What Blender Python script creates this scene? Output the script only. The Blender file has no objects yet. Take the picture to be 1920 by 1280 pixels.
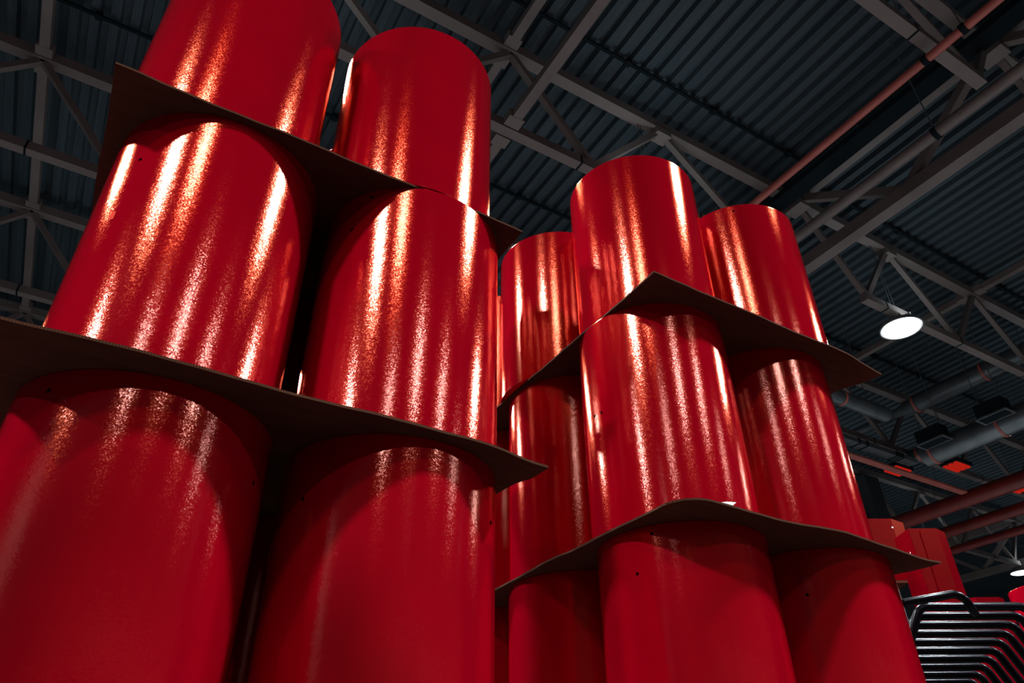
import bpy, bmesh, math, random
from mathutils import Vector, Matrix

random.seed(4)
C = bpy.context.scene.collection
PI = math.pi
CZ = 1.451                      # camera height above the floor; z values marked "rel" count from the camera

# ------------------------------------------------------------------ camera
PITCH, ROLL, YAW = math.radians(34.38), math.radians(-0.465), math.radians(59.0)
fh = Vector((math.cos(YAW), math.sin(YAW), 0))
right = Vector((math.sin(YAW), -math.cos(YAW), 0))
fwd = fh * math.cos(PITCH) + Vector((0, 0, math.sin(PITCH)))
up = Vector((0, 0, math.cos(PITCH))) - fh * math.sin(PITCH)
cr, sr = math.cos(ROLL), math.sin(ROLL)
rx = right * cr + up * sr
ry = up * cr - right * sr
cd = bpy.data.cameras.new('camera')
cam = bpy.data.objects.new('camera', cd)
C.objects.link(cam)
cam.matrix_world = Matrix(((rx.x, ry.x, -fwd.x, 0), (rx.y, ry.y, -fwd.y, 0), (rx.z, ry.z, -fwd.z, CZ), (0, 0, 0, 1)))
cd.sensor_width = 36.0
cd.lens = 1365.6 / 1920 * 36
cd.clip_start, cd.clip_end = 0.05, 200
bpy.context.scene.camera = cam

# ------------------------------------------------------------------ world, exposure
sc = bpy.context.scene
w = bpy.data.worlds.new('hall_dark')
sc.world = w
w.use_nodes = True
w.node_tree.nodes['Background'].inputs[0].default_value = (0.01, 0.014, 0.02, 1)
w.node_tree.nodes['Background'].inputs[1].default_value = 0.05
sc.view_settings.view_transform = 'Standard'
sc.view_settings.look = 'None'
sc.view_settings.exposure = 0.0
sc.view_settings.gamma = 1.0
sc.view_settings.use_curve_mapping = False
LAMP_WATTS = 1080.0              # each high-bay lamp; they give most of the light in the hall
LAMP_SPREAD = math.radians(138)
DIM_ROWS = 0.25                 # the rows behind the aisle burn at reduced output
LENS_RADIANCE = 3.5
UPLIGHT_WATTS = 6.0              # added fill beside each lamp, brightens the deck around it
WARM_RADIANCE = 2.0
FLOOR_ALBEDO = 0.02

# ------------------------------------------------------------------ materials
def mat(name, col, rough=0.5, metal=0.0, spec=0.5, build=None, tint=None):
    m = bpy.data.materials.new(name)
    m.use_nodes = True
    nt = m.node_tree
    b = nt.nodes['Principled BSDF']
    b.inputs['Base Color'].default_value = (*col, 1)
    b.inputs['Roughness'].default_value = rough
    b.inputs['Metallic'].default_value = metal
    b.inputs['Specular IOR Level'].default_value = spec
    if tint:
        b.inputs['Specular Tint'].default_value = (*tint, 1)
    if build:
        build(nt, b)
    return m

def coords(nt, kind='Object', scale=(1, 1, 1)):
    tc = nt.nodes.new('ShaderNodeTexCoord')
    mp = nt.nodes.new('ShaderNodeMapping')
    mp.inputs['Scale'].default_value = scale
    nt.links.new(tc.outputs[kind], mp.inputs['Vector'])
    return mp.outputs['Vector']

def noise(nt, vec, scale, detail=2.0, rough=0.5):
    n = nt.nodes.new('ShaderNodeTexNoise')
    n.inputs['Scale'].default_value = scale
    n.inputs['Detail'].default_value = detail
    n.inputs['Roughness'].default_value = rough
    nt.links.new(vec, n.inputs['Vector'])
    return n.outputs['Fac']

def ramp(nt, fac, stops):
    r = nt.nodes.new('ShaderNodeValToRGB')
    el = r.color_ramp.elements
    while len(el) < len(stops):
        el.new(0.5)
    for e, (p, c) in zip(el, stops):
        e.position = p
        e.color = (*c, 1)
    nt.links.new(fac, r.inputs['Fac'])
    return r.outputs['Color']

def bump(nt, b, height, strength, dist):
    bp = nt.nodes.new('ShaderNodeBump')
    bp.inputs['Strength'].default_value = strength
    bp.inputs['Distance'].default_value = dist
    nt.links.new(height, bp.inputs['Height'])
    nt.links.new(bp.outputs['Normal'], b.inputs['Normal'])
    return bp

def red_build(nt, b, skin=None, lobes=None):
    """powder coat: red pigment under a clear skin with fine orange peel (Beckmann lobe, no long tails)"""
    v = coords(nt)
    bp = bump(nt, b, noise(nt, v, 330, 1.5, 0.5), 1.0, PEEL)
    # grainy powder: every few-millimetre fleck is tilted a little on its own
    vo = nt.nodes.new('ShaderNodeTexVoronoi'); vo.inputs['Scale'].default_value = GRAIN
    nt.links.new(v, vo.inputs['Vector'])
    def vm(op, a_, b_, third=None):
        n = nt.nodes.new('ShaderNodeVectorMath'); n.operation = op
        for i, q in enumerate((a_, b_)):
            if q is None: continue
            if isinstance(q, tuple): n.inputs[i].default_value = q
            else: nt.links.new(q, n.inputs[i])
        if third is not None: n.inputs['Scale'].default_value = third
        return n.outputs['Vector']
    tilt = vm('SCALE', vm('SUBTRACT', vo.outputs['Color'], (.5, .5, .5)), None, TILT)
    skin_n = vm('NORMALIZE', vm('ADD', bp.outputs['Normal'], tilt), None)
    n2 = noise(nt, v, 6, 3)
    q = 0.42 if lobes else 1.0
    c = ramp(nt, n2, [(0.3, [x * q for x in RED_LO]), (0.7, [x * q for x in RED_HI])])
    n3 = noise(nt, v, 9, 4)
    r = nt.nodes.new('ShaderNodeMapRange')
    r.inputs['To Min'].default_value, r.inputs['To Max'].default_value = skin or SKIN
    nt.links.new(n3, r.inputs['Value'])
    df = nt.nodes.new('ShaderNodeBsdfDiffuse')
    nt.links.new(c, df.inputs['Color'])
    fr = nt.nodes.new('ShaderNodeFresnel')
    fr.inputs['IOR'].default_value = 1.8
    last = df.outputs[0]
    for tint, off, share in lobes or (((1.0, 0.15, 0.06, 1), 0.065, 0.75), ((1.0, 0.43, 0.36, 1), 0.0, 0.95)):
        gl = nt.nodes.new('ShaderNodeBsdfAnisotropic')
        gl.distribution = 'BECKMANN'
        gl.inputs['Color'].default_value = tint
        ad = nt.nodes.new('ShaderNodeMath'); ad.operation = 'ADD'; ad.inputs[1].default_value = off
        nt.links.new(r.outputs['Result'], ad.inputs[0])
        nt.links.new(ad.outputs[0], gl.inputs['Roughness'])
        nt.links.new(skin_n, gl.inputs['Normal'])
        mu = nt.nodes.new('ShaderNodeMath'); mu.operation = 'MULTIPLY'; mu.inputs[1].default_value = share
        nt.links.new(fr.outputs[0], mu.inputs[0])
        mx = nt.nodes.new('ShaderNodeMixShader')
        nt.links.new(mu.outputs[0], mx.inputs[0])
        nt.links.new(last, mx.inputs[1])
        nt.links.new(gl.outputs[0], mx.inputs[2])
        last = mx.outputs[0]
    nt.links.new(last, nt.nodes['Material Output'].inputs['Surface'])
    nt.nodes.remove(b)
PEEL = 0.00005
GRAIN, TILT = 420.0, 0.060
SKIN = (0.145, 0.17)
RED_LO, RED_HI = (0.23, 0.0002, 0.0060), (0.26, 0.0003, 0.0068)
RED = mat('red_powder_coat', (0.5, 0.002, 0.01), 0.22, spec=0.9, build=red_build, tint=(1.0, 0.30, 0.17))

RED2 = mat('red_coated_sheet', (0.2, 0.001, 0.004), 0.34, build=lambda nt, b: red_build(nt, b, (0.30, 0.34), (((1.0, 0.22, 0.10, 1), 0.0, 1.0),)))

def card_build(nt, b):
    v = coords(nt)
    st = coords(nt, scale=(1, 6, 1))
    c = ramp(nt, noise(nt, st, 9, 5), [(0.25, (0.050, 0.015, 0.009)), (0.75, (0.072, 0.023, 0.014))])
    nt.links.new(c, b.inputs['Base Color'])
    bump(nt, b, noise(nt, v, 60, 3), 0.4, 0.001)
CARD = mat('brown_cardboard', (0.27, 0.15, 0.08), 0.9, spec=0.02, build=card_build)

def flute_build(nt, b):
    wv = nt.nodes.new('ShaderNodeTexWave')
    wv.inputs['Scale'].default_value = 60
    nt.links.new(coords(nt, scale=(1, 1, 0)), wv.inputs['Vector'])
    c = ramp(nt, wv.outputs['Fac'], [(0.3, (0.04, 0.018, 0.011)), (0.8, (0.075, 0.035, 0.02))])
    nt.links.new(c, b.inputs['Base Color'])
FLUTE = mat('cardboard_fluting', (0.25, 0.14, 0.08), 0.9, spec=0.02, build=flute_build)

def steel_build(nt, b):
    v = coords(nt)
    c = ramp(nt, noise(nt, v, 1.3, 4), [(0.3, (0.135, 0.103, 0.096)), (0.7, (0.19, 0.148, 0.137))])
    nt.links.new(c, b.inputs['Base Color'])
STEEL = mat('grey_primed_steel', (0.35, 0.3, 0.28), 0.55, build=steel_build)

def deck_build(nt, b):
    v = coords(nt, scale=(3.0, 0.12, 1))
    c = ramp(nt, noise(nt, v, 2.0, 4, 0.6), [(0.3, (0.034, 0.050, 0.063)), (0.7, (0.062, 0.080, 0.094))])
    nt.links.new(c, b.inputs['Base Color'])
DECK = mat('blue_grey_galvanised_deck', (0.13, 0.165, 0.19), 0.55, spec=0.2, build=deck_build)
DECKTOP = mat('dark_roof_underlay', (0.03, 0.035, 0.04), 0.9)
ROD = mat('dark_conduit_steel', (0.008, 0.013, 0.016), 0.7, spec=0.06)
PIPE = mat('dull_red_pipe_paint', (0.42, 0.10, 0.075), 0.45,
           build=lambda nt, b: nt.links.new(ramp(nt, noise(nt, coords(nt), 3, 4), [(0.3, (0.38, 0.09, 0.07)), (0.7, (0.48, 0.12, 0.09))]), b.inputs['Base Color']))
BLACK = mat('black_tube_enamel', (0.003, 0.003, 0.0045), 0.2, spec=0.05,
            build=lambda nt, b: bump(nt, b, noise(nt, coords(nt), 40, 1), 0.15, 0.0003))
def duct_build(nt, b):
    c = ramp(nt, noise(nt, coords(nt), 4, 4), [(0.3, (0.10, 0.12, 0.13)), (0.7, (0.17, 0.18, 0.19))])
    nt.links.new(c, b.inputs['Base Color'])
DUCT = mat('galvanised_duct', (0.32, 0.33, 0.34), 0.35, metal=0.6, build=duct_build)
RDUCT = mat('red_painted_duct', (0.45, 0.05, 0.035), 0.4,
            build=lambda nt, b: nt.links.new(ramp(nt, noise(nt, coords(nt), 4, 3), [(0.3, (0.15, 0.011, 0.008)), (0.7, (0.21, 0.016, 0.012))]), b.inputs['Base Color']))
HOUSING = mat('lamp_housing_aluminium', (0.25, 0.26, 0.27), 0.4, metal=0.5)
HOLE = mat('dark_hole', (0.002, 0.001, 0.001), 1.0, spec=0.0)
TAPE = mat('orange_red_tape', (0.55, 0.03, 0.012), 0.9, spec=0.05)
PAPER = mat('white_paper', (0.75, 0.72, 0.68), 0.7)
WIRE = mat('thin_steel_wire', (0.10, 0.11, 0.12), 0.4)

def floor_build(nt, b):
    a = FLOOR_ALBEDO
    c = ramp(nt, noise(nt, coords(nt), 0.7, 6), [(0.3, (a * .8, a * .8, a * .82)), (0.7, (a * 1.2, a * 1.2, a * 1.2))])
    nt.links.new(c, b.inputs['Base Color'])
FLOOR = mat('polished_concrete', (0.16, 0.16, 0.16), 0.4, build=floor_build)
WALL = mat('dark_wall_panel', (0.03, 0.035, 0.04), 0.7,
           build=lambda nt, b: nt.links.new(ramp(nt, noise(nt, coords(nt, scale=(1, 1, 0.1)), 2, 3), [(0.3, (0.025, 0.03, 0.035)), (0.7, (0.035, 0.042, 0.048))]), b.inputs['Base Color']))

def emit(name, col, strength):
    m = bpy.data.materials.new(name)
    m.use_nodes = True
    nt = m.node_tree
    nt.nodes.remove(nt.nodes['Principled BSDF'])
    e = nt.nodes.new('ShaderNodeEmission')
    e.inputs['Color'].default_value = (*col, 1)
    e.inputs['Strength'].default_value = strength
    nt.links.new(e.outputs[0], nt.nodes['Material Output'].inputs['Surface'])
    return m
LED = emit('lamp_light', (0.93, 0.97, 1.0), LENS_RADIANCE)
LEDWARM = emit('warm_lamp_light', (1.0, 0.62, 0.42), WARM_RADIANCE)
GLOWRED = emit('red_slat_added_glow', (1.0, 0.03, 0.015), 0.38)  # added emission so the red slats read brighter than bounce light allows

# ------------------------------------------------------------------ mesh helpers
def obj(name, bm, m, parent=None, smooth=False, loc=None):
    if isinstance(bm, bpy.types.Mesh):
        me = bm
    else:
        bmesh.ops.recalc_face_normals(bm, faces=bm.faces)
        me = bpy.data.meshes.new(name)
        bm.to_mesh(me)
        bm.free()
        if m:
            me.materials.append(m)
        if smooth:
            for p in me.polygons:
                p.use_smooth = True
            try:
                me.set_sharp_from_angle(angle=math.radians(35))
            except Exception:
                pass
    o = bpy.data.objects.new(name, me)
    C.objects.link(o)
    if parent:
        o.parent = parent
    if loc is not None:
        o.location = loc
    return o

def tag(o, label=None, cat=None, group=None, kind=None):
    if label: o['label'] = label
    if cat: o['category'] = cat
    if group: o['group'] = group
    if kind: o['kind'] = kind
    return o

def thing(name, label, cat, loc=(0, 0, 0), rz=0.0, group=None):
    o = bpy.data.objects.new(name, None)
    C.objects.link(o)
    o.location = loc
    o.rotation_euler = (0, 0, rz)
    o.empty_display_size = 0.1
    return tag(o, label, cat, group)

def dup(root, loc, rz=None, label=None, group=None):
    r = root.copy(); C.objects.link(r)
    r.location = loc
    if rz is not None: r.rotation_euler = (0, 0, rz)
    if label: r['label'] = label
    if group: r['group'] = group
    for ch in list(root.children):
        c = ch.copy(); C.objects.link(c); c.parent = r
        for g in list(ch.children):
            d = g.copy(); C.objects.link(d); d.parent = c
    return r

def box(bm, lo, hi):
    vs = [bm.verts.new((x, y, z)) for x in (lo[0], hi[0]) for y in (lo[1], hi[1]) for z in (lo[2], hi[2])]
    for f in ((0, 1, 3, 2), (4, 6, 7, 5), (0, 4, 5, 1), (2, 3, 7, 6), (0, 2, 6, 4), (1, 5, 7, 3)):
        bm.faces.new([vs[i] for i in f])

def bar(bm, p0, p1, w_, h_, upv=(0, 0, 1)):
    p0, p1 = Vector(p0), Vector(p1)
    d = (p1 - p0).normalized()
    upv = Vector(upv)
    s = d.cross(upv)
    if s.length < 1e-4:
        s = d.cross(Vector((0, 1, 0)))
    s.normalize()
    t = s.cross(d)
    ring = []
    for p in (p0, p1):
        ring.append([bm.verts.new(p + s * a * w_ / 2 + t * b * h_ / 2) for a, b in ((-1, -1), (1, -1), (1, 1), (-1, 1))])
    for i in range(4):
        j = (i + 1) % 4
        bm.faces.new((ring[0][i], ring[0][j], ring[1][j], ring[1][i]))
    bm.faces.new(ring[0][::-1]); bm.faces.new(ring[1])

def tube(bm, pts, r, n=12, cap=True):
    pts = [Vector(p) for p in pts]
    rs = r if isinstance(r, (list, tuple)) else [r] * len(pts)
    rings = []
    ref = None
    for i, p in enumerate(pts):
        d = (pts[min(i + 1, len(pts) - 1)] - pts[max(i - 1, 0)]).normalized()
        if ref is None:
            ref = Vector((0, 0, 1)) if abs(d.z) < 0.9 else Vector((1, 0, 0))
        s = (ref - d * ref.dot(d)).normalized()
        ref = s
        t = d.cross(s)
        rings.append([bm.verts.new(p + (s * math.cos(2 * PI * k / n) + t * math.sin(2 * PI * k / n)) * rs[i]) for k in range(n)])
    for a, b in zip(rings[:-1], rings[1:]):
        for k in range(n):
            j = (k + 1) % n
            bm.faces.new((a[k], a[j], b[j], b[k]))
    if cap:
        bm.faces.new(rings[0][::-1]); bm.faces.new(rings[-1])

def lathe(bm, prof, n=32, close=False):
    rings = []
    for r, z in prof:
        if r < 1e-6:
            rings.append([bm.verts.new((0, 0, z))])
        else:
            rings.append([bm.verts.new((r * math.cos(2 * PI * k / n), r * math.sin(2 * PI * k / n), z)) for k in range(n)])
    pairs = list(zip(rings[:-1], rings[1:]))
    if close: pairs.append((rings[-1], rings[0]))
    for a, b in pairs:
        for k in range(n):
            j = (k + 1) % n
            if len(a) == 1 and len(b) == 1: continue
            if len(a) == 1: bm.faces.new((a[0], b[j], b[k]))
            elif len(b) == 1: bm.faces.new((a[k], a[j], b[0]))
            else: bm.faces.new((a[k], a[j], b[j], b[k]))

def F(x, y, z):
    """camera-heading metres (right, ahead, rel height) -> hall coordinates"""
    p = right * x + fh * y
    return (p.x, p.y, z + CZ)

# ------------------------------------------------------------------ hall shell
U0, U1, V0, V1 = -12.6, 44.6, -20.0, 36.0
DZ = 9.0 + CZ                   # underside of the roof deck
bm = bmesh.new(); box(bm, (U0, V0, -0.2), (U1, V1, 0)); tag(obj('floor', bm, FLOOR), kind='structure')
HW = DZ + 0.35
for nm, lo, hi in (('wall_left', (U0 - .3, V0, 0), (U0, V1, HW)), ('wall_right', (U1, V0, 0), (U1 + .3, V1, HW)),
                   ('wall_back', (U0, V1, 0), (U1, V1 + .3, HW)), ('wall_front', (U0, V0 - .3, 0), (U1, V0, HW))):
    bm = bmesh.new(); box(bm, lo, hi); tag(obj(nm, bm, WALL), kind='structure')
bm = bmesh.new(); box(bm, (U0, V0, DZ + .13), (U1, V1, DZ + .35))
ceiling = tag(obj('ceiling', bm, DECKTOP), kind='structure')
# trapezoidal roof deck: one sheet = four ribs, all sheets share one mesh
PITCH_U = 0.235
prof = []
for k in range(4):
    x = k * PITCH_U
    prof += [(x, 0.095), (x + .088, 0.095), (x + .108, 0.0)]
    for q in (.126, .144, .162, .180, .198):
        prof += [(x + q - .0035, 0.0), (x + q - .001, 0.004), (x + q + .001, 0.004), (x + q + .0035, 0.0)]
    prof += [(x + .215, 0.0)]
prof.append((4 * PITCH_U, 0.095))
bm = bmesh.new()
a = [bm.verts.new((x, V0, z)) for x, z in prof]
b_ = [bm.verts.new((x, V1, z)) for x, z in prof]
for i in range(len(prof) - 1):
    bm.faces.new((a[i], a[i + 1], b_[i + 1], b_[i]))
dk = obj('deck_sheet', bm, DECK, ceiling, loc=(U0, 0, DZ))
n_sheet = int((U1 - U0) / (4 * PITCH_U))
for k in range(1, n_sheet):
    c = dk.copy(); C.objects.link(c); c.parent = ceiling
    c.location = (U0 + k * 4 * PITCH_U, 0, DZ + (0.004 if k % 2 else 0))

# ------------------------------------------------------------------ roof steel
ZT, ZB = 8.65 + CZ, 7.06 + CZ   # chord centre lines of the joists
def joist(v, tops, bots, u0, u1, b0, b1, first_top, label):
    t = thing('roof_joist', label, 'roof truss', (0, v, 0), 0, 'roof joists')
    def P(x, z): return (x, 0, z)
    bm = bmesh.new(); bar(bm, P(u0, ZT), P(u1, ZT), .16, .16); obj('top_chord', bm, STEEL, t)
    bm = bmesh.new(); bar(bm, P(b0, ZB), P(b1, ZB), .13, .13); obj('bottom_chord', bm, STEEL, t)
    seq = sorted([(x, ZT - .06) for x in tops] + [(x, ZB + .05) for x in bots])
    for (xa, za), (xb, zb) in zip(seq[:-1], seq[1:]):
        bm = bmesh.new(); bar(bm, P(xa, za), P(xb, zb), .085, .085, (0, 1, 0)); obj('web_member', bm, STEEL, t)
    for x in tops[1:-1:2]:
        bm = bmesh.new(); box(bm, (x - .13, -.1, ZT - .20), (x + .13, .1, ZT - .082)); obj('gusset_plate', bm, STEEL, t)
    for x in range(int(b0) + 1, int(b1), 2):       # thin clamps around the bottom chord
        bm = bmesh.new(); box(bm, (x - .012, -.07, ZB - .07), (x + .012, .07, ZB + .07)); obj('clamp_band', bm, ROD, t)
    return t
LT = [-12.5, -10.05, -7.6, -4.95, -2.3, .35, 3.0, 5.55, 8.3]
LB = [-11.3, -8.8, -6.3, -3.6, -1.0, 1.65, 4.22, 7.2]
RT = [8.5, 10.75, 13.35, 15.95, 18.55, 21.15, 23.85, 26.3]
RB = [9.6, 12.05, 14.65, 17.25, 19.85, 22.5, 25.2]
names = {1.7: 'nearest bay above the stacks', 4.98: 'bay carrying the lit lamp', 8.22: 'second bay behind the lit lamp',
         11.47: 'third bay behind the lit lamp', 14.72: 'far bay deep in the dark roof'}
for v, nm in names.items():
    joist(v, LT, LB, -12.55, 8.3, -11.6, 7.25, None, 'grey steel roof joist over the near stack, ' + nm)
    joist(v, RT, RB, 8.5, 26.3, 9.5, 25.4, None, 'grey steel roof joist beyond the main girder, ' + nm)

def girder(u, label):
    t = thing('roof_girder', label, 'roof girder', (u, 0, 0), 0)
    zb = 7.34 + CZ
    bm = bmesh.new(); bar(bm, (0, V0, ZT), (0, V1, ZT), .2, .2); obj('top_chord', bm, STEEL, t)
    bm = bmesh.new(); bar(bm, (0, V0, zb), (0, V1, zb), .2, .2); obj('bottom_chord', bm, STEEL, t)
    vs = [-1.55 + 3.25 * k for k in range(0, 9)]
    for v in vs:
        for dv in (-1.62, 1.62):
            bm = bmesh.new(); bar(bm, (0, v + (.1 if dv > 0 else -.1), ZT - .08), (0, v + dv * .98, zb + .08), .12, .12, (1, 0, 0)); obj('web_member', bm, STEEL, t)
        bm = bmesh.new(); box(bm, (-.12, v - .16, ZT - .26), (.12, v + .16, ZT - .102)); obj('gusset_plate', bm, STEEL, t)
    return t
girder(8.4, 'heavy grey steel roof girder crossing the joists behind the far stack')
girder(26.4, 'distant grey steel roof girder deep in the dark hall')

# bridging struts that tie the joists together
def strut(u, v0, v1, z, label):
    t = thing('bridging_strut', label, 'roof strut', (u, 0, z + CZ), 0, 'bridging struts')
    bm = bmesh.new(); bar(bm, (0, v0 + .22, 0), (0, v1 - .22, 0), .12, .12); obj('tube', bm, STEEL, t)
    for v, s in ((v0, 1), (v1, -1)):
        bm = bmesh.new(); box(bm, (-.1, min(v + s * .085, v + s * .24), -.065), (.1, max(v + s * .085, v + s * .24), .065)); obj('end_bracket', bm, STEEL, t)
JV = [1.7, 4.98, 8.22, 11.47, 14.72]
for i in range(4):
    w_ = ('nearest the camera', 'second row', 'third row', 'farthest row')[i]
    if i < 2:
        strut(2.95, JV[i], JV[i + 1], 7.06, 'square grey strut between lower joist chords above the near stack, ' + w_)
    strut(2.95, JV[i], JV[i + 1], 8.65, 'square grey strut between upper joist chords above the near stack, ' + w_)
    strut(-2.3, JV[i], JV[i + 1], 8.65, 'square grey strut left of the near stack between upper chords, ' + w_)
    strut(13.35, JV[i], JV[i + 1], 8.65, 'square grey strut beyond the lit lamp between upper chords, ' + w_)

# dark conduits under the deck, parallel to the joists
def conduit(v, u0, u1, label):
    t = thing('conduit', label, 'conduit', (0, v, 8.925 + CZ), 0, 'dark conduits under the roof deck')
    bm = bmesh.new(); tube(bm, [(u0, 0, 0), (u1, 0, 0)], .03, 8); obj('pipe', bm, ROD, t, True)
    x = u0 + .6
    while x < u1:
        bm = bmesh.new(); box(bm, (x - .04, -.045, -.04), (x + .04, .045, .045)); obj('clip', bm, ROD, t); x += 1.6
conduit(4.46, -12, 8.2, 'dark conduit on the ribbed deck in front of the joist over the near stack')
conduit(7.42, -12, 8.2, 'dark conduit on the ribbed deck seen between the two stacks')
conduit(4.72, 8.7, 26, 'dark conduit on the ribbed deck beyond the girder near the lit lamp')
conduit(7.6, 8.7, 26, 'dark conduit on the ribbed deck behind the lit lamp')

# service pipes running along the girder
def pipe(name, u, z, v0, v1, r, m, label, clamp=None):
    t = thing(name, label, 'pipe', (u, 0, z + CZ))
    bm = bmesh.new(); tube(bm, [(0, v0, 0), (0, v1, 0)], r, 16); obj('pipe_run', bm, m, t, True)
    for v in clamp or []:
        bm = bmesh.new(); tube(bm, [(0, v - .03, 0), (0, v + .03, 0)], r + .012, 16); obj('clamp', bm, ROD, t, True)
        bm = bmesh.new(); tube(bm, [(0, v, r), (0, v, 8.98 - z)], .008, 6); obj('hanger_rod', bm, WIRE, t)
    return t
pipe('sprinkler_pipe', 6.24, 6.83, V0 + .1, 14, .048, PIPE, 'dull red sprinkler pipe under the roof behind the far stack', [1.35, 1.78, 5.4, 9.0])
pipe('service_pipe', 7.5, 7.08, V0 + .1, 14, .075, STEEL, 'pale brown service pipe in front of the main girder', [2.4, 5.6, 8.9])
t = thing('cable_tray', 'black cable tray between the red pipe and the girder', 'cable tray', (7.82, 0, 8.15 + CZ))
bm = bmesh.new(); box(bm, (-.12, V0 + .1, -.01), (.12, 14, .01)); obj('tray_floor', bm, ROD, t)
for s in (-1, 1):
    bm = bmesh.new(); box(bm, (s * .13 - .01, V0 + .1, -.01), (s * .13 + .01, 14, .09)); obj('tray_side', bm, ROD, t)
for v in (0.4, 3.4, 6.6, 9.8):
    bm = bmesh.new(); tube(bm, [(.10, v, .01), (.10, v, .83)], .008, 6); obj('hanger_rod', bm, WIRE, t)

# ------------------------------------------------------------------ lamps
LAMP_Z = 6.8 + CZ
def make_lamp(name, label, cat, em, r, group, watts, col):
    t = thing(name, label, cat, (0, 0, -50), 0, group)
    k = r / .27
    bm = bmesh.new()
    lathe(bm, [(.0, .17), (.09 * k, .17), (.11 * k, .13), (.20 * k, .11), (.285 * k, .05), (.30 * k, -.005), (.285 * k, -.01), (.27 * k, .01), (0, .02)], 40)
    obj('housing', bm, HOUSING, t, True)
    bm = bmesh.new()
    lathe(bm, [(.266 * k, .008), (.262 * k, -.012), (.20 * k, -.035), (.10 * k, -.048), (0, -.052)], 40)
    obj('diffuser', bm, em, t, True)
    for j in range(10):
        a = 2 * PI * j / 10
        bm = bmesh.new(); bar(bm, (.10 * k * math.cos(a), .10 * k * math.sin(a), .15), (.24 * k * math.cos(a), .24 * k * math.sin(a), .105), .012, .05); obj('cooling_fin', bm, HOUSING, t)
    ld = bpy.data.lights.get('%s_led' % name)
    if ld is None:
        ld = bpy.data.lights.new('%s_led' % name, 'AREA')
        ld.shape = 'DISK'; ld.size = 1.9 * r; ld.energy = watts; ld.color = col
        ld.spread = LAMP_SPREAD
    lo = bpy.data.objects.new('led_light', ld); C.objects.link(lo); lo.parent = t; lo.location = (0, 0, -.056)
    if name == 'high_bay_lamp':
        ud = bpy.data.lights.new('added_uplight', 'AREA')  # added fill, lifts the ceiling in place of the glow around the lamp
        ud.shape = 'DISK'; ud.size = .2; ud.energy = UPLIGHT_WATTS; ud.color = (0.75, 0.95, 1.0)
        uo = bpy.data.objects.new('ceiling_fill_light', ud); C.objects.link(uo); uo.parent = t; uo.location = (0, -.33 * k, .10); uo.rotation_euler = (PI, 0, 0)
    for s in (-1, 1):
        bm = bmesh.new(); tube(bm, [(s * .06, 0, .165), (s * .012, 0, 2.19)], .006, 6); obj('suspension_wire', bm, WIRE, t)
    return t
lamp0 = make_lamp('high_bay_lamp', 'lamp', 'lamp', LED, .30, 'high-bay lamps', LAMP_WATTS, (0.87, 0.955, 1.0))
LAMPS = {5.02: [-5.2, 0, 5.2, 10.38, 15.6], 11.5: [-5.2, 0, 5.2, 10.4, 15.6, 20.8, 25.45],
         -1.5: [-10.4, -5.2, 5.2, 10.4, 15.6, 20.8], -8.0: [-10.4, -5.2, 0, 5.2, 10.4, 15.6], -14.5: [-5.2, 0, 5.2, 10.4]}
dim_led = bpy.data.lights['high_bay_lamp_led'].copy(); dim_led.energy *= DIM_ROWS
first = True
for v, us in LAMPS.items():
    for u in us:
        if abs(u - 10.38) < .01: lab = 'large bright round high-bay lamp glowing under the roof joist'
        elif u == 25.45: lab = 'small distant bright lamp low over the red goods'
        else: lab = 'lit round high-bay lamp outside the picture or hidden behind the stacks'
        o = lamp0 if first else dup(lamp0, (u, v, LAMP_Z))
        o.location = (u, v, LAMP_Z); o['label'] = lab; first = False
        if v < -5:
            for ch in o.children:
                if ch.type == 'LIGHT' and ch.data != bpy.data.lights['added_uplight']:
                    ch.data = dim_led
wl = make_lamp('flood_lamp', 'warm dim flood lamp behind the camera reflected in the tubes', 'lamp', LEDWARM, .46, None, 230, (1.0, 0.58, 0.40))
wl.location = (-3.05, -3.35, LAMP_Z)

# ------------------------------------------------------------------ red tubes
R, H = 0.25, 0.7214
TH = 0.006                      # cardboard thickness
LV = {0: 1.4348 + CZ, 1: 0.7134 + CZ, 2: -0.008 + CZ, 3: -0.7294 + CZ, 4: 0.0}   # underside level of each tier
def tube_mesh(h):
    bm = bmesh.new()
    n = 96
    lathe(bm, [(R, .002), (R, .003), (R, .006), (R, h * .5), (R, h - .006), (R, h - .003), (R, h - .002), (R - .001, h), (R - .003, h), (R - .004, h - .002), (R - .004, .002), (R - .003, 0), (R - .001, 0)], n, close=True)
    return bm
def rim_mesh(z):
    bm = bmesh.new()
    lathe(bm, [(R - .0052 + .0026 * math.cos(q), z + .0026 * math.sin(q)) for q in [2 * PI * i / 6 for i in range(6)]], 64, close=True)
    return bm
HT = H - TH - .0006
body_me = obj('tmp', tube_mesh(HT), RED, None, True)
rim_lo = obj('tmp2', rim_mesh(.004), RED, None, True)
rim_hi = obj('tmp3', rim_mesh(HT - .004), RED, None, True)
def hole(parent, az, z, r=.0045):
    bm = bmesh.new()
    q = []
    n = 14
    rr = R + .0006
    c = bm.verts.new((rr * math.cos(az), rr * math.sin(az), z))
    for k in range(n):
        a = az + r / R * math.cos(2 * PI * k / n)
        q.append(bm.verts.new((rr * math.cos(a), rr * math.sin(a), z + r * math.sin(2 * PI * k / n))))
    for k in range(n):
        bm.faces.new((c, q[k], q[(k + 1) % n]))
    return obj('screw_hole', bm, HOLE, parent)
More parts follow.
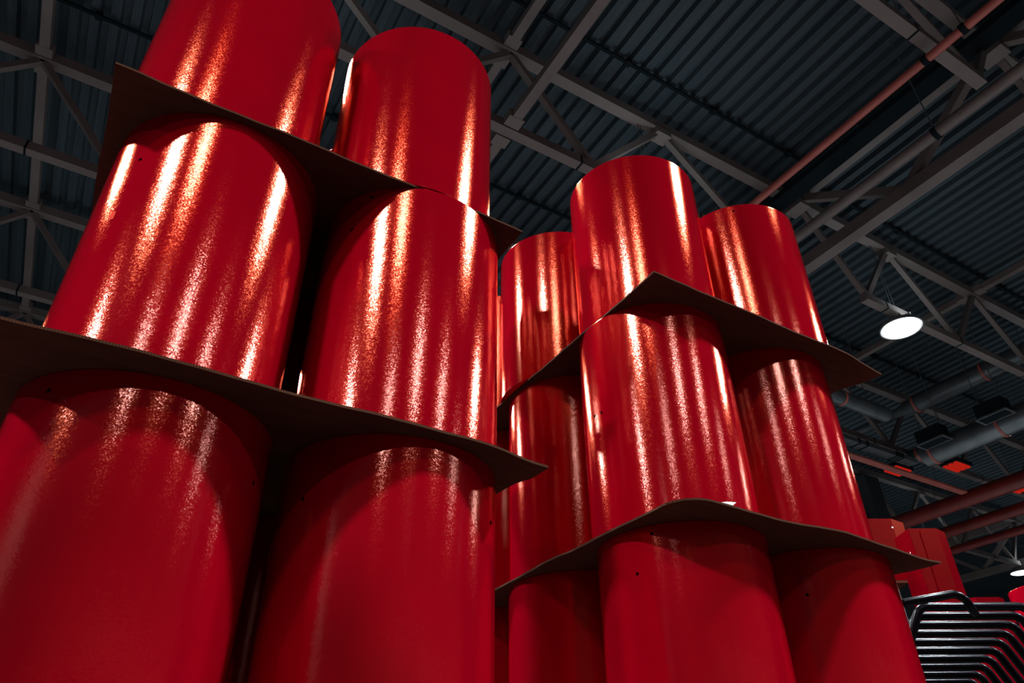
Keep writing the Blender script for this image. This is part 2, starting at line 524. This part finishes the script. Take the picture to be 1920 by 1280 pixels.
def red_tube(u, v, tier, label, group, rz=0.0, holes=()):
    t = thing('red_tube', label, 'tube', (u, v, LV[tier] + (TH if tier < 4 else 0)), rz, group)
    for nm, src in (('shell', body_me), ('bottom_bead', rim_lo), ('top_bead', rim_hi)):
        obj(nm, src.data, None, t)
    for az, z in holes:
        hole(t, math.radians(az) - rz, z)
    return t
GA, GB = 'red tubes of the near stack', 'red tubes of the far stack'
tier_word = {0: 'top', 1: 'middle', 2: 'lowest visible'}
A_ = {('L', 0): (.012, 1.558), ('L', 1): (.045, 1.57), ('L', 2): (.050, 1.566), ('R', 0): (.557, 1.54), ('R', 1): (.584, 1.535), ('R', 2): (.590, 1.549)}
HOLES = {('A', 'L', 1): [(-137.7, .563)], ('A', 'R', 1): [(-139.3, .693), (-150.9, .596)], ('B', 'F', 1): [(173.8, .379), (-177.6, .374)],
         ('B', 'F', 2): [(-150.4, .690), (-163.1, .591)], ('B', 'R', 2): [(-145.8, .583)], ('B', 'R', 0): [(-136.6, .683)],
         ('A', 'R', 2): [(-156.1, .588), (-46.2, .585)], ('A', 'L', 2): [(-36, .589), (-137.4, .675)]}
alab = {('L', 0): 'red tube on the near stack cut off by the top of the photo',
        ('R', 0): 'red tube on top of the near stack with its whole rounded top in view',
        ('L', 1): 'red tube between both sheets of the near stack, with an orange tape patch',
        ('R', 1): 'red tube between both sheets of the near stack, beside the far stack',
        ('L', 2): 'dark red tube under the near lower sheet, at the bottom corner of the photo',
        ('R', 2): 'red tube under the lower sheet of the near stack, beside the far stack'}
for (s, k), (u, v) in A_.items():
    t = red_tube(u, v, k, alab[(s, k)], GA, random.uniform(0, 6), HOLES.get(('A', s, k), ()))
    if (s, k) == ('L', 1):
        bm = bmesh.new()
        a0, z0 = math.radians(-142.3) - t.rotation_euler.z, .380
        g = [[bm.verts.new(((R + .0008) * math.cos(a0 + i * .026), (R + .0008) * math.sin(a0 + i * .026), z0 + j * .022)) for j in (0, 1)] for i in range(3)]
        for i in range(2): bm.faces.new((g[i][0], g[i + 1][0], g[i + 1][1], g[i][1]))
        tag(obj('tape_patch', bm, TAPE, t), 'small orange tape patch')
for s, u in (('L', .03), ('R', .575)):
    for k in (0, 1, 2):
        red_tube(u, 2.09, k, 'red tube in the hidden rear row of the near stack', GA, random.uniform(0, 6))
B_ = {('F', 0): (1.528, 1.586), ('R', 0): (2.082, 1.562), ('L', 0): (1.495, 2.096), ('F', 1): (1.513, 1.576), ('R', 1): (2.032, 1.578), ('L', 1): (1.527, 2.085),
      ('F', 2): (1.540, 1.592), ('R', 2): (2.050, 1.556), ('L', 2): (1.530, 2.10), ('K', 0): (1.500, 2.61), ('K', 1): (1.52, 2.60), ('K', 2): (1.53, 2.615)}
blab = {('F', 0): 'front corner red tube on top of the far stack, with three white streaks',
        ('R', 0): 'red tube on top of the far stack, in front of the red roof pipe',
        ('L', 0): 'red tube on top of the far stack, partly hidden by its front corner tube',
        ('F', 1): 'front corner red tube in the middle tier of the far stack, with two dark holes',
        ('R', 1): 'red tube in the middle tier of the far stack facing the red channels',
        ('L', 1): 'shadowed dark red tube in the middle tier of the far stack beside the near stack',
        ('F', 2): 'front corner red tube under the lower sheet of the far stack',
        ('R', 2): 'dim red tube under the lower sheet of the far stack, beside the black hoops',
        ('L', 2): 'nearly black tube in shade under the lower sheet of the far stack',
        ('K', 0): 'thin sliver of a red tube on the far stack, third behind the front corner',
        ('K', 1): 'third red tube behind the front corner, middle tier of the far stack',
        ('K', 2): 'third red tube behind the front corner, lowest visible tier of the far stack'}
for (s, k), (u, v) in B_.items():
    red_tube(u, v, k, blab[(s, k)], GB, random.uniform(0, 6), HOLES.get(('B', s, k), ()))
for v in (2.09, 2.61):
    for k in (0, 1, 2):
        red_tube(2.06, v, k, 'red tube in the hidden rear corner of the far stack', GB, random.uniform(0, 6))
BODY, RIML, RIMH = body_me.data, rim_lo.data, rim_hi.data
for me, nm in ((BODY, 'tube_shell'), (RIML, 'tube_bottom_bead'), (RIMH, 'tube_top_bead')):
    me.name = nm
for tmp in (body_me, rim_lo, rim_hi):
    bpy.data.objects.remove(tmp)

# ------------------------------------------------------------------ unseen rack shape added to shade the lower tubes
t = thing('rack_blocker', 'unseen rack-shaped light blocker added behind the camera', 'light blocker', (1.5, -2.4, 0))
for x in (-6, -3, 0, 3, 6):
    for y in (-.5, .5):
        bm = bmesh.new(); box(bm, (x - .04, y - .04, 0), (x + .04, y + .04, 3.5)); obj('upright', bm, ROD, t)
for zz in (.15, 1.25, 2.35):
    for y in (-.5, .5):
        bm = bmesh.new(); box(bm, (-6, y - .03, zz - .1), (6, y + .03, zz)); obj('beam', bm, PIPE, t)
    for k in range(12):
        x = -6 + k + .06
        hh = 1.0 if zz < 2 else random.choice((1.1, 1.2, 1.25))
        bm = bmesh.new(); box(bm, (x, -.48, zz + .002), (x + .88, .48, zz + hh)); obj('carton', bm, CARD, t)

t = thing('pallet_blocker', 'unseen pallet-shaped light blocker added beside the camera', 'pallet', (-1.75, 0.05, 0))  # unseen block added to keep lamp light off the lower tubes
bm = bmesh.new(); box(bm, (-.55, -.55, 0), (.55, .55, .14)); obj('pallet_base', bm, CARD, t)
for k in range(4):
    bm = bmesh.new(); box(bm, (-.52, -.52, .142 + .9 * k), (.52, .52, 1.04 + .9 * k)); obj('blocker_layer', bm, ROD, t)

# ------------------------------------------------------------------ cardboard sheets
def sheet(u0, u1, v0, v1, level, droop, label, supports, rnd=0.0, wob=0.003, seed=1):
    """droop: dict corner -> metres; the sheet only leaves its plane outside the tubes that carry it"""
    rng = random.Random(seed)
    nu, nv = 56, 56
    ph = [rng.uniform(0, 6) for _ in range(6)]
    def P(i, j, dz):
        x = u0 + (u1 - u0) * i / nu
        y = v0 + (v1 - v0) * j / nv
        # ragged cut
        if i in (0, nu): x += .0015 * math.sin(y * 17 + ph[0]) + .0006 * math.sin(y * 63 + ph[1])
        if j in (0, nv): y += .0015 * math.sin(x * 15 + ph[2]) + .0006 * math.sin(x * 57 + ph[3])
        # rounded, crushed front corner
        if rnd:
            cx, cy = u0 + rnd, v0 + rnd
            if x < cx and y < cy:
                ddx, ddy = cx - x, cy - y
                m = max(ddx, ddy); l = math.hypot(ddx, ddy)
                if l > 1e-6:
                    x, y = cx - ddx * m / l, cy - ddy * m / l
        d = min(math.hypot(x - a, y - b) for a, b in supports) - (R + .004)
        d = max(0.0, d)
        wgt = min(1.0, d / .09); wgt = wgt * wgt * (3 - 2 * wgt)
        z = 0.0
        for (cu, cv), am in droop.items():
            q = math.hypot(x - cu, y - cv)
            z -= am * math.exp(-(q / .16) ** 2)
        z += wob * math.sin(x * 11 + ph[4]) * math.sin(y * 9 + ph[5])
        return (x, y, level + dz + z * wgt)
    t = thing('cardboard_sheet', label, 'cardboard sheet', (0, 0, 0), 0, 'cardboard layer sheets')
    for nm, za, zb, m in (('bottom_liner', 0, .0009, CARD), ('fluting', .0009, .0049, FLUTE), ('top_liner', .0049, .0058, CARD)):
        bm = bmesh.new()
        lo = [[bm.verts.new(P(i, j, za)) for j in range(nv + 1)] for i in range(nu + 1)]
        hi = [[bm.verts.new(P(i, j, zb)) for j in range(nv + 1)] for i in range(nu + 1)]
        for i in range(nu):
            for j in range(nv):
                bm.faces.new((lo[i][j], lo[i][j + 1], lo[i + 1][j + 1], lo[i + 1][j]))
                bm.faces.new((hi[i][j], hi[i + 1][j], hi[i + 1][j + 1], hi[i][j + 1]))
        for i in range(nu):
            for j in (0, nv):
                bm.faces.new((lo[i][j], lo[i + 1][j], hi[i + 1][j], hi[i][j]))
        for j in range(nv):
            for i in (0, nu):
                bm.faces.new((lo[i][j], lo[i][j + 1], hi[i][j + 1], hi[i][j]))
        obj(nm, bm, m, t, True)
    return t
supA = lambda k: [A_[('L', k)], A_[('R', k)], (.03, 2.09), (.575, 2.09)]
supB = lambda k: [B_[('F', k)], B_[('R', k)], B_[('L', k)], B_[('K', k)], (2.06, 2.09), (2.06, 2.61)]
S1, S2, S3 = LV[0], LV[1], LV[2]
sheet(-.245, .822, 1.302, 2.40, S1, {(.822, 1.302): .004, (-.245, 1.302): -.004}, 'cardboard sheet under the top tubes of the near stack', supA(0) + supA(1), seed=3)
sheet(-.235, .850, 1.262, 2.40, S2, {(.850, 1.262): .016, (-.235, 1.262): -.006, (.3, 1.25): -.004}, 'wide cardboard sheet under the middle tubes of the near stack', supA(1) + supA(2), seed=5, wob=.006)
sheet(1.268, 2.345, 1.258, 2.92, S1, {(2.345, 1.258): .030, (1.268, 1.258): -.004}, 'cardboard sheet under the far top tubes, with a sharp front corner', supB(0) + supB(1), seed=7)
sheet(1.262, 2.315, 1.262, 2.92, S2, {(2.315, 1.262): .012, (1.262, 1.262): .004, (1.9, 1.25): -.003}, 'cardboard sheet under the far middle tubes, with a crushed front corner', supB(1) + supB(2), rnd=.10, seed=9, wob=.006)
# torn paper scrap lying on the lower sheet of the far stack
def scrap(q, loc, rz, label):
    bm = bmesh.new()
    lo = [bm.verts.new((x, 0, z)) for x, z in q]; hi = [bm.verts.new((x, .0007, z)) for x, z in q]
    bm.faces.new(lo[::-1]); bm.faces.new(hi)
    for i in range(len(q)):
        j = (i + 1) % len(q)
        bm.faces.new((lo[i], lo[j], hi[j], hi[i]))
    o = tag(obj('paper_scrap', bm, PAPER, loc=loc), label, 'paper')
    o.rotation_euler = (0, 0, rz)
scrap([(0, 0), (.045, -.001), (.066, .014), (.03, .009)], (1.385, 1.268, S2 + .006), 0, 'small torn white paper scrap on the front edge of the lower far cardboard sheet')
scrap([(0, 0), (.02, .0), (.03, .020), (.012, .012)], (2.205, 1.285, S2 + .004), .5, 'pale paper strip near the outer tip of the lower far cardboard sheet')

# ------------------------------------------------------------------ ducts deep in the roof
def duct(name, pts_r, m, label, rings=(), cat='duct', hang=()):
    u, z = pts_r[0][0], pts_r[0][2]
    base = Vector(pts_r[0][:3])
    t = thing(name, label, cat, base)
    bm = bmesh.new(); tube(bm, [Vector(p[:3]) - base for p in pts_r], [p[3] for p in pts_r], 24); obj('duct_run', bm, m, t, True)
    for (p, d, r) in rings:
        p = Vector(p) - base; d = Vector(d).normalized()
        bm = bmesh.new(); tube(bm, [p - d * .025, p + d * .025], r, 24); obj('flange_ring', bm, PIPE, t, True)
    for p in hang:
        p = Vector(p) - base
        bm = bmesh.new(); tube(bm, [p, (p.x, p.y, DZ - base.z)], .008, 6); obj('hanger_rod', bm, WIRE, t)
    return t
z = 7.65 + CZ
duct('round_duct', [(14.46, 2.5, z, .19), (14.46, 7.3, z, .19), (14.46, 7.75, z, .085), (14.46, 16, z, .085)], DUCT,
     'round galvanised duct narrowing to a thin pipe, passing over the lamp joist', [((14.46, v, z), (0, 1, 0), .205) for v in (4.4, 5.75, 7.25)], hang=[(14.46, 4.0, z + .18), (14.46, 6.6, z + .18), (14.46, 10.0, z + .08)])
z = 6.55 + CZ
duct('round_duct', [(14.55, 2.0, z, .24), (14.55, 7.5, z, .24)], DUCT, 'large galvanised duct with flange seams at the edge of the photo, below the narrowing duct',
     [((14.55, v, z), (0, 1, 0), .255) for v in (4.3, 5.9, 7.3)], hang=[(14.80, 3.4, z), (14.80, 6.2, z)])
z = 6.9 + CZ
duct('round_duct', [(15.1, 3.0, z, .15), (15.1, 8.1, z, .15)], DUCT, 'slim galvanised duct just above the large flanged duct', [((15.1, v, z), (0, 1, 0), .16) for v in (5.0, 7.9)], hang=[(15.25, 5.2, z)])
for (u, v, nm) in ((14.1, 5.75, 'nearer the photo edge'), (14.1, 7.0, 'nearer the far stack')):
    t = thing('air_diffuser', 'square air outlet box with a pale frame by the large duct, ' + nm, 'air vent', (u, v, 6.52 + CZ))
    bm = bmesh.new(); box(bm, (-.17, -.26, .03), (.14, .26, .3)); obj('outlet_box', bm, ROD, t)
    for y in (-.2, .2):
        bm = bmesh.new(); tube(bm, [(0, y, .3), (0, y, 2.475)], .008, 6); obj('hanger_rod', bm, WIRE, t)
    for a, b in (((-.2, -.3, 0), (.16, -.26, .03)), ((-.2, .26, 0), (.16, .3, .03)), ((-.2, -.26, 0), (-.16, .26, .03)), ((.12, -.26, 0), (.16, .26, .03))):
        bm = bmesh.new(); box(bm, a, b); obj('frame_rail', bm, DUCT, t)
# teal pipe and ledges along the second joist
z = 6.5 + CZ
duct('round_duct', [(8.8, 6.72, z, .14), (12.15, 6.72, z, .14)], DUCT, 'short pale teal duct parallel to the joists behind the far stack', [((10.9, 6.72, z), (1, 0, 0), .148)], hang=[(9.4, 6.72, z + .13), (11.7, 6.72, z + .13)])
t = thing('cable_tray', 'long reddish brown tray hung under the second joist', 'cable tray', (15, 8.2, 6.5 + CZ))
bm = bmesh.new(); box(bm, (-4, -.07, -.02), (2.0, .07, .02)); obj('tray_floor', bm, PIPE, t)
bm = bmesh.new(); box(bm, (-4, .07, -.02), (2.0, .09, .07)); obj('tray_side', bm, PIPE, t)
for x in (-3, -1, 1):
    bm = bmesh.new(); tube(bm, [(x, 0, .02), (x, 0, .505)], .008, 6); obj('hanger_rod', bm, WIRE, t)
t = thing('light_trunking', 'grey blue trunking with clips under the second joist', 'trunking', (13.6, 8.0, 6.68 + CZ))
bm = bmesh.new(); box(bm, (-2.2, -.11, -.05), (1.3, .11, .05)); obj('body', bm, DUCT, t)
for x in (-.6, -.35, .6, .7, .8):
    bm = bmesh.new(); box(bm, (x - .02, -.13, -.06), (x + .02, .13, .06)); obj('clip', bm, ROD, t)
for x in (-1.6, .4):
    bm = bmesh.new(); tube(bm, [(x, .13, .05), (x, .13, .34)], .008, 6); obj('hanger_rod', bm, WIRE, t)
    bm = bmesh.new(); box(bm, (x - .02, .08, .048), (x + .02, .14, .06)); obj('bracket', bm, ROD, t)
# red ducts low over the far goods
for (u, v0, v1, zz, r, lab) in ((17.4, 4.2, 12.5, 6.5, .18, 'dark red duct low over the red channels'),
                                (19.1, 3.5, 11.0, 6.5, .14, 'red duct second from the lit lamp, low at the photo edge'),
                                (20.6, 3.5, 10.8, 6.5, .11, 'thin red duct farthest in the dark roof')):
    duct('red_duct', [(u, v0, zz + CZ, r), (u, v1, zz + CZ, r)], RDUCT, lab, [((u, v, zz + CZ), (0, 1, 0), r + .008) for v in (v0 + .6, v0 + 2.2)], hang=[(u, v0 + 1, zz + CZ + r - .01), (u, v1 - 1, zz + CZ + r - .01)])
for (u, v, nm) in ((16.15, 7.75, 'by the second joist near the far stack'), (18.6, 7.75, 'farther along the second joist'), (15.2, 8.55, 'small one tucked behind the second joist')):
    t = thing('slatted_grille', 'hanging slatted grille with added red glow, ' + nm, 'grille', (u, v, 6.75 + CZ))  # red grille, its slats brightened by added emission
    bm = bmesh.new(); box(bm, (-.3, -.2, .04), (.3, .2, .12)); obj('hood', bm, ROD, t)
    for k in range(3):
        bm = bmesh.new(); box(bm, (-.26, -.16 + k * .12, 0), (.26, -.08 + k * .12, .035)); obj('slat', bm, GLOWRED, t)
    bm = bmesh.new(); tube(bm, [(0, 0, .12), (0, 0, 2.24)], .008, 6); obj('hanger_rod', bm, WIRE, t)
# dark column far behind
t = tag(obj('column', (lambda b: (box(b, (-.3, -.3, 0), (.3, .3, 8.4 + CZ)), b)[1])(bmesh.new()), WALL, loc=(18.5, 11.5, 0)), kind='structure')

# ------------------------------------------------------------------ red channels and goods behind the far stack
def channel(plan, z0, z1, label, group, hole_at=None):
    base = Vector(F(plan[0][0], plan[0][1], z0))
    t = thing('red_channel', label, 'metal channel', base, 0, group)
    pts = [Vector(F(x, y, z0)) - base for x, y in plan]
    h = z1 - z0
    def wall(nm, ids):
        bm = bmesh.new()
        th = .002
        lo = [pts[i] for i in ids]
        inn = []
        for k, i in enumerate(ids):
            d = (lo[min(k + 1, len(lo) - 1)] - lo[max(k - 1, 0)]).normalized()
            inn.append(lo[k] + Vector((-d.y, d.x, 0)) * th)
        vs = [[bm.verts.new(p + Vector((0, 0, zz))) for p in (lo + inn[::-1])] for zz in (0, h)]
        n = len(vs[0])
        for k in range(n):
            j = (k + 1) % n
            bm.faces.new((vs[0][k], vs[0][j], vs[1][j], vs[1][k]))
        bm.faces.new(vs[0][::-1]); bm.faces.new(vs[1])
        return obj(nm, bm, RED2, t)
    for k in range(len(pts) - 1):
        wall((('side_flange', 'bevel_face', 'front_face', 'bevel_face', 'side_flange') if len(pts) == 6 else ('side_flange', 'front_face', 'bevel_face', 'side_flange'))[k], [k, k + 1])
    if hole_at:
        p = Vector(F(hole_at[0], hole_at[1], z0)) - base
        bm = bmesh.new(); tube(bm, [p + Vector((0, 0, hole_at[2])) - fh * .001, p + Vector((0, 0, hole_at[2])) - fh * .004], .006, 12); tag(obj('rivet', bm, PAPER, t), 'pale rivet')
    return t
def cplan(x0, x1, y, bev=.11, bd=.08, dep=.14):
    return [(x0 - bev, y + bd + dep), (x0 - bev, y + bd), (x0, y), (x1, y), (x1 + bev, y + bd), (x1 + bev, y + bd + dep)]
GC = 'folded red sheet metal channels'
channel(cplan(2.265, 2.565, 4.78, .12, .083), 1.374, 1.787, 'short folded red channel with a bright side face and pale rivet, behind the far stack', GC, (2.558, 4.78, .35))
channel([(2.505, 4.70), (2.505, 4.5), (2.683, 4.5), (2.777, 4.58), (2.777, 4.72)], -CZ, 1.616, 'tall folded red channel with a bright slanted side, behind the black hoops', GC)
fold = bpy.data.objects.get('red_channel.001')
p0 = Vector(F(2.575, 4.4985, 0)) - Vector(F(2.505, 4.70, 0))
bm = bmesh.new(); bar(bm, (p0.x, p0.y, .01), (p0.x, p0.y, 3.05), .012, .006, right); obj('fold_rib', bm, RED2, fold)
channel(cplan(2.20, 2.40, 4.86, .1, .06, .1), -CZ, 1.352, 'dark red channel under the short one, behind the black hoops', GC)
t = thing('cardboard_sheet', 'small cardboard pad between the two dark red channels behind the hoops', 'cardboard sheet', F(2.30, 4.93, 1.353), YAW - PI / 2)
bm = bmesh.new(); box(bm, (-.3, -.16, 0), (.25, .14, .015)); obj('pad', bm, CARD, t)
# more red goods far behind
for (x, y, zt, lab) in ((4.35, 7.05, 1.86, 'low red channel farther back in the dark, above the black hoops'),
                        (4.55, 7.3, 1.87, 'second low red channel farther back in the dark')):
    channel(cplan(x, x + .22, y, .08, .06), -CZ, zt, lab, 'far red goods')

az = math.atan2(0.5520, 0.8338) - math.radians(-2.24)      # heading of the tube pile at the photo's edge
for k in range(4):
    p = F(math.sin(az) * 6.35, math.cos(az) * 6.35, 0)
    zz = k * HT
    t = thing('red_tube', ('red tube at the very edge of the photo under the small distant lamp' if k == 3 else 'red tube at the edge of the photo, in the pile under the small distant lamp'), 'tube', (p[0], p[1], zz), k * 1.3, 'red tubes of the far pile')
    for nm, me in (('shell', BODY), ('bottom_bead', RIML), ('top_bead', RIMH)):
        obj(nm, me, None, t)

# ------------------------------------------------------------------ nested black tube hoops
def hoop_path(hw, zt, rc, spl, zk, lean, n=7):
    """half-width at the top bar, top height, corner radius, splay per metre, knee height, lean away per metre"""
    pts = []
    L = [(-hw - spl * (zt - zk), 0), (-hw - spl * (zt - zk), zk)]
    pts += [Vector((L[0][0], 0, 0)), Vector((L[1][0], 0, zk))]
    # rounded corner between splayed leg and top bar
    corner = Vector((-hw, 0, zt))
    dl = (Vector((-hw - spl * (zt - zk), 0, zk)) - corner).normalized()
    dr = Vector((1, 0, 0))
    ang = math.acos(dl.dot(dr))
    tl = rc / math.tan(ang / 2)
    a, b = corner + dl * tl, corner + dr * tl
    bis = (dl + dr).normalized()
    cen = corner + bis * (rc / math.sin(ang / 2))
    va, vb = a - cen, b - cen
    tot = va.angle(vb)
    for k in range(n + 1):
        f_ = k / n
        v = (va * math.sin((1 - f_) * tot) + vb * math.sin(f_ * tot)) / math.sin(tot)
        pts.append(cen + v)
    right_half = [Vector((-p.x, p.y, p.z)) for p in reversed(pts)]
    out = pts + right_half
    for p in out:
        p.y = -lean * (zt - p.z) if p.z > zk else -lean * (zt - zk)
    return out
HOOP_TOP = 0.805 + CZ
NH = 12
bm = bmesh.new(); tube(bm, [(p.x, -p.y, p.z) for p in hoop_path(.225, HOOP_TOP - .26, .055, .55, HOOP_TOP - .26 - .30, .12)], .0172, 12)
hoop_me = bpy.data.meshes.new('hoop_tube')
bmesh.ops.recalc_face_normals(bm, faces=bm.faces); bm.to_mesh(hoop_me); bm.free()
hoop_me.materials.append(BLACK)
for p_ in hoop_me.polygons: p_.use_smooth = True
order = ['first', 'second', 'third', 'fourth', 'fifth', 'sixth', 'seventh', 'eighth', 'ninth', 'tenth', 'eleventh', 'twelfth']
for k in range(NH):
    zoff = .26 - .0225 * k
    t = thing('black_hoop', 'bent black steel tube hoop, %s from the top of the nested row' % order[k], 'hoop', F(1.947, 3.2 + .0625 * k, -CZ), YAW - PI / 2, 'nested black tube hoops')
    obj('bent_tube', hoop_me, None, t).location = (0, 0, zoff)
    for s in (-1, 1):
        bm = bmesh.new(); tube(bm, [(s * (.225 + .55 * .30), .12 * .30, 0), (s * (.225 + .55 * .30), .12 * .30, zoff + .02)], .0195, 12); obj('foot_sleeve', bm, BLACK, t, True)
# one more hoop lying across the first
t = thing('black_hoop', 'separate black hoop lying across the top of the nested row', 'hoop', F(1.585, 3.06, HOOP_TOP - CZ - .003), YAW - PI / 2)
bm = bmesh.new()
pp = [Vector((0, 0, -.016)), Vector((.215, .0, .018))]
pp += [Vector((.215 + .07 * math.sin(a), .02 * a, .018 - .05 * (1 - math.cos(a)))) for a in (.3, .6, .9, 1.2)]
pp += [Vector((.315, .06, -.045))]
tube(bm, pp, .0165, 12); obj('bent_tube', bm, BLACK, t, True)
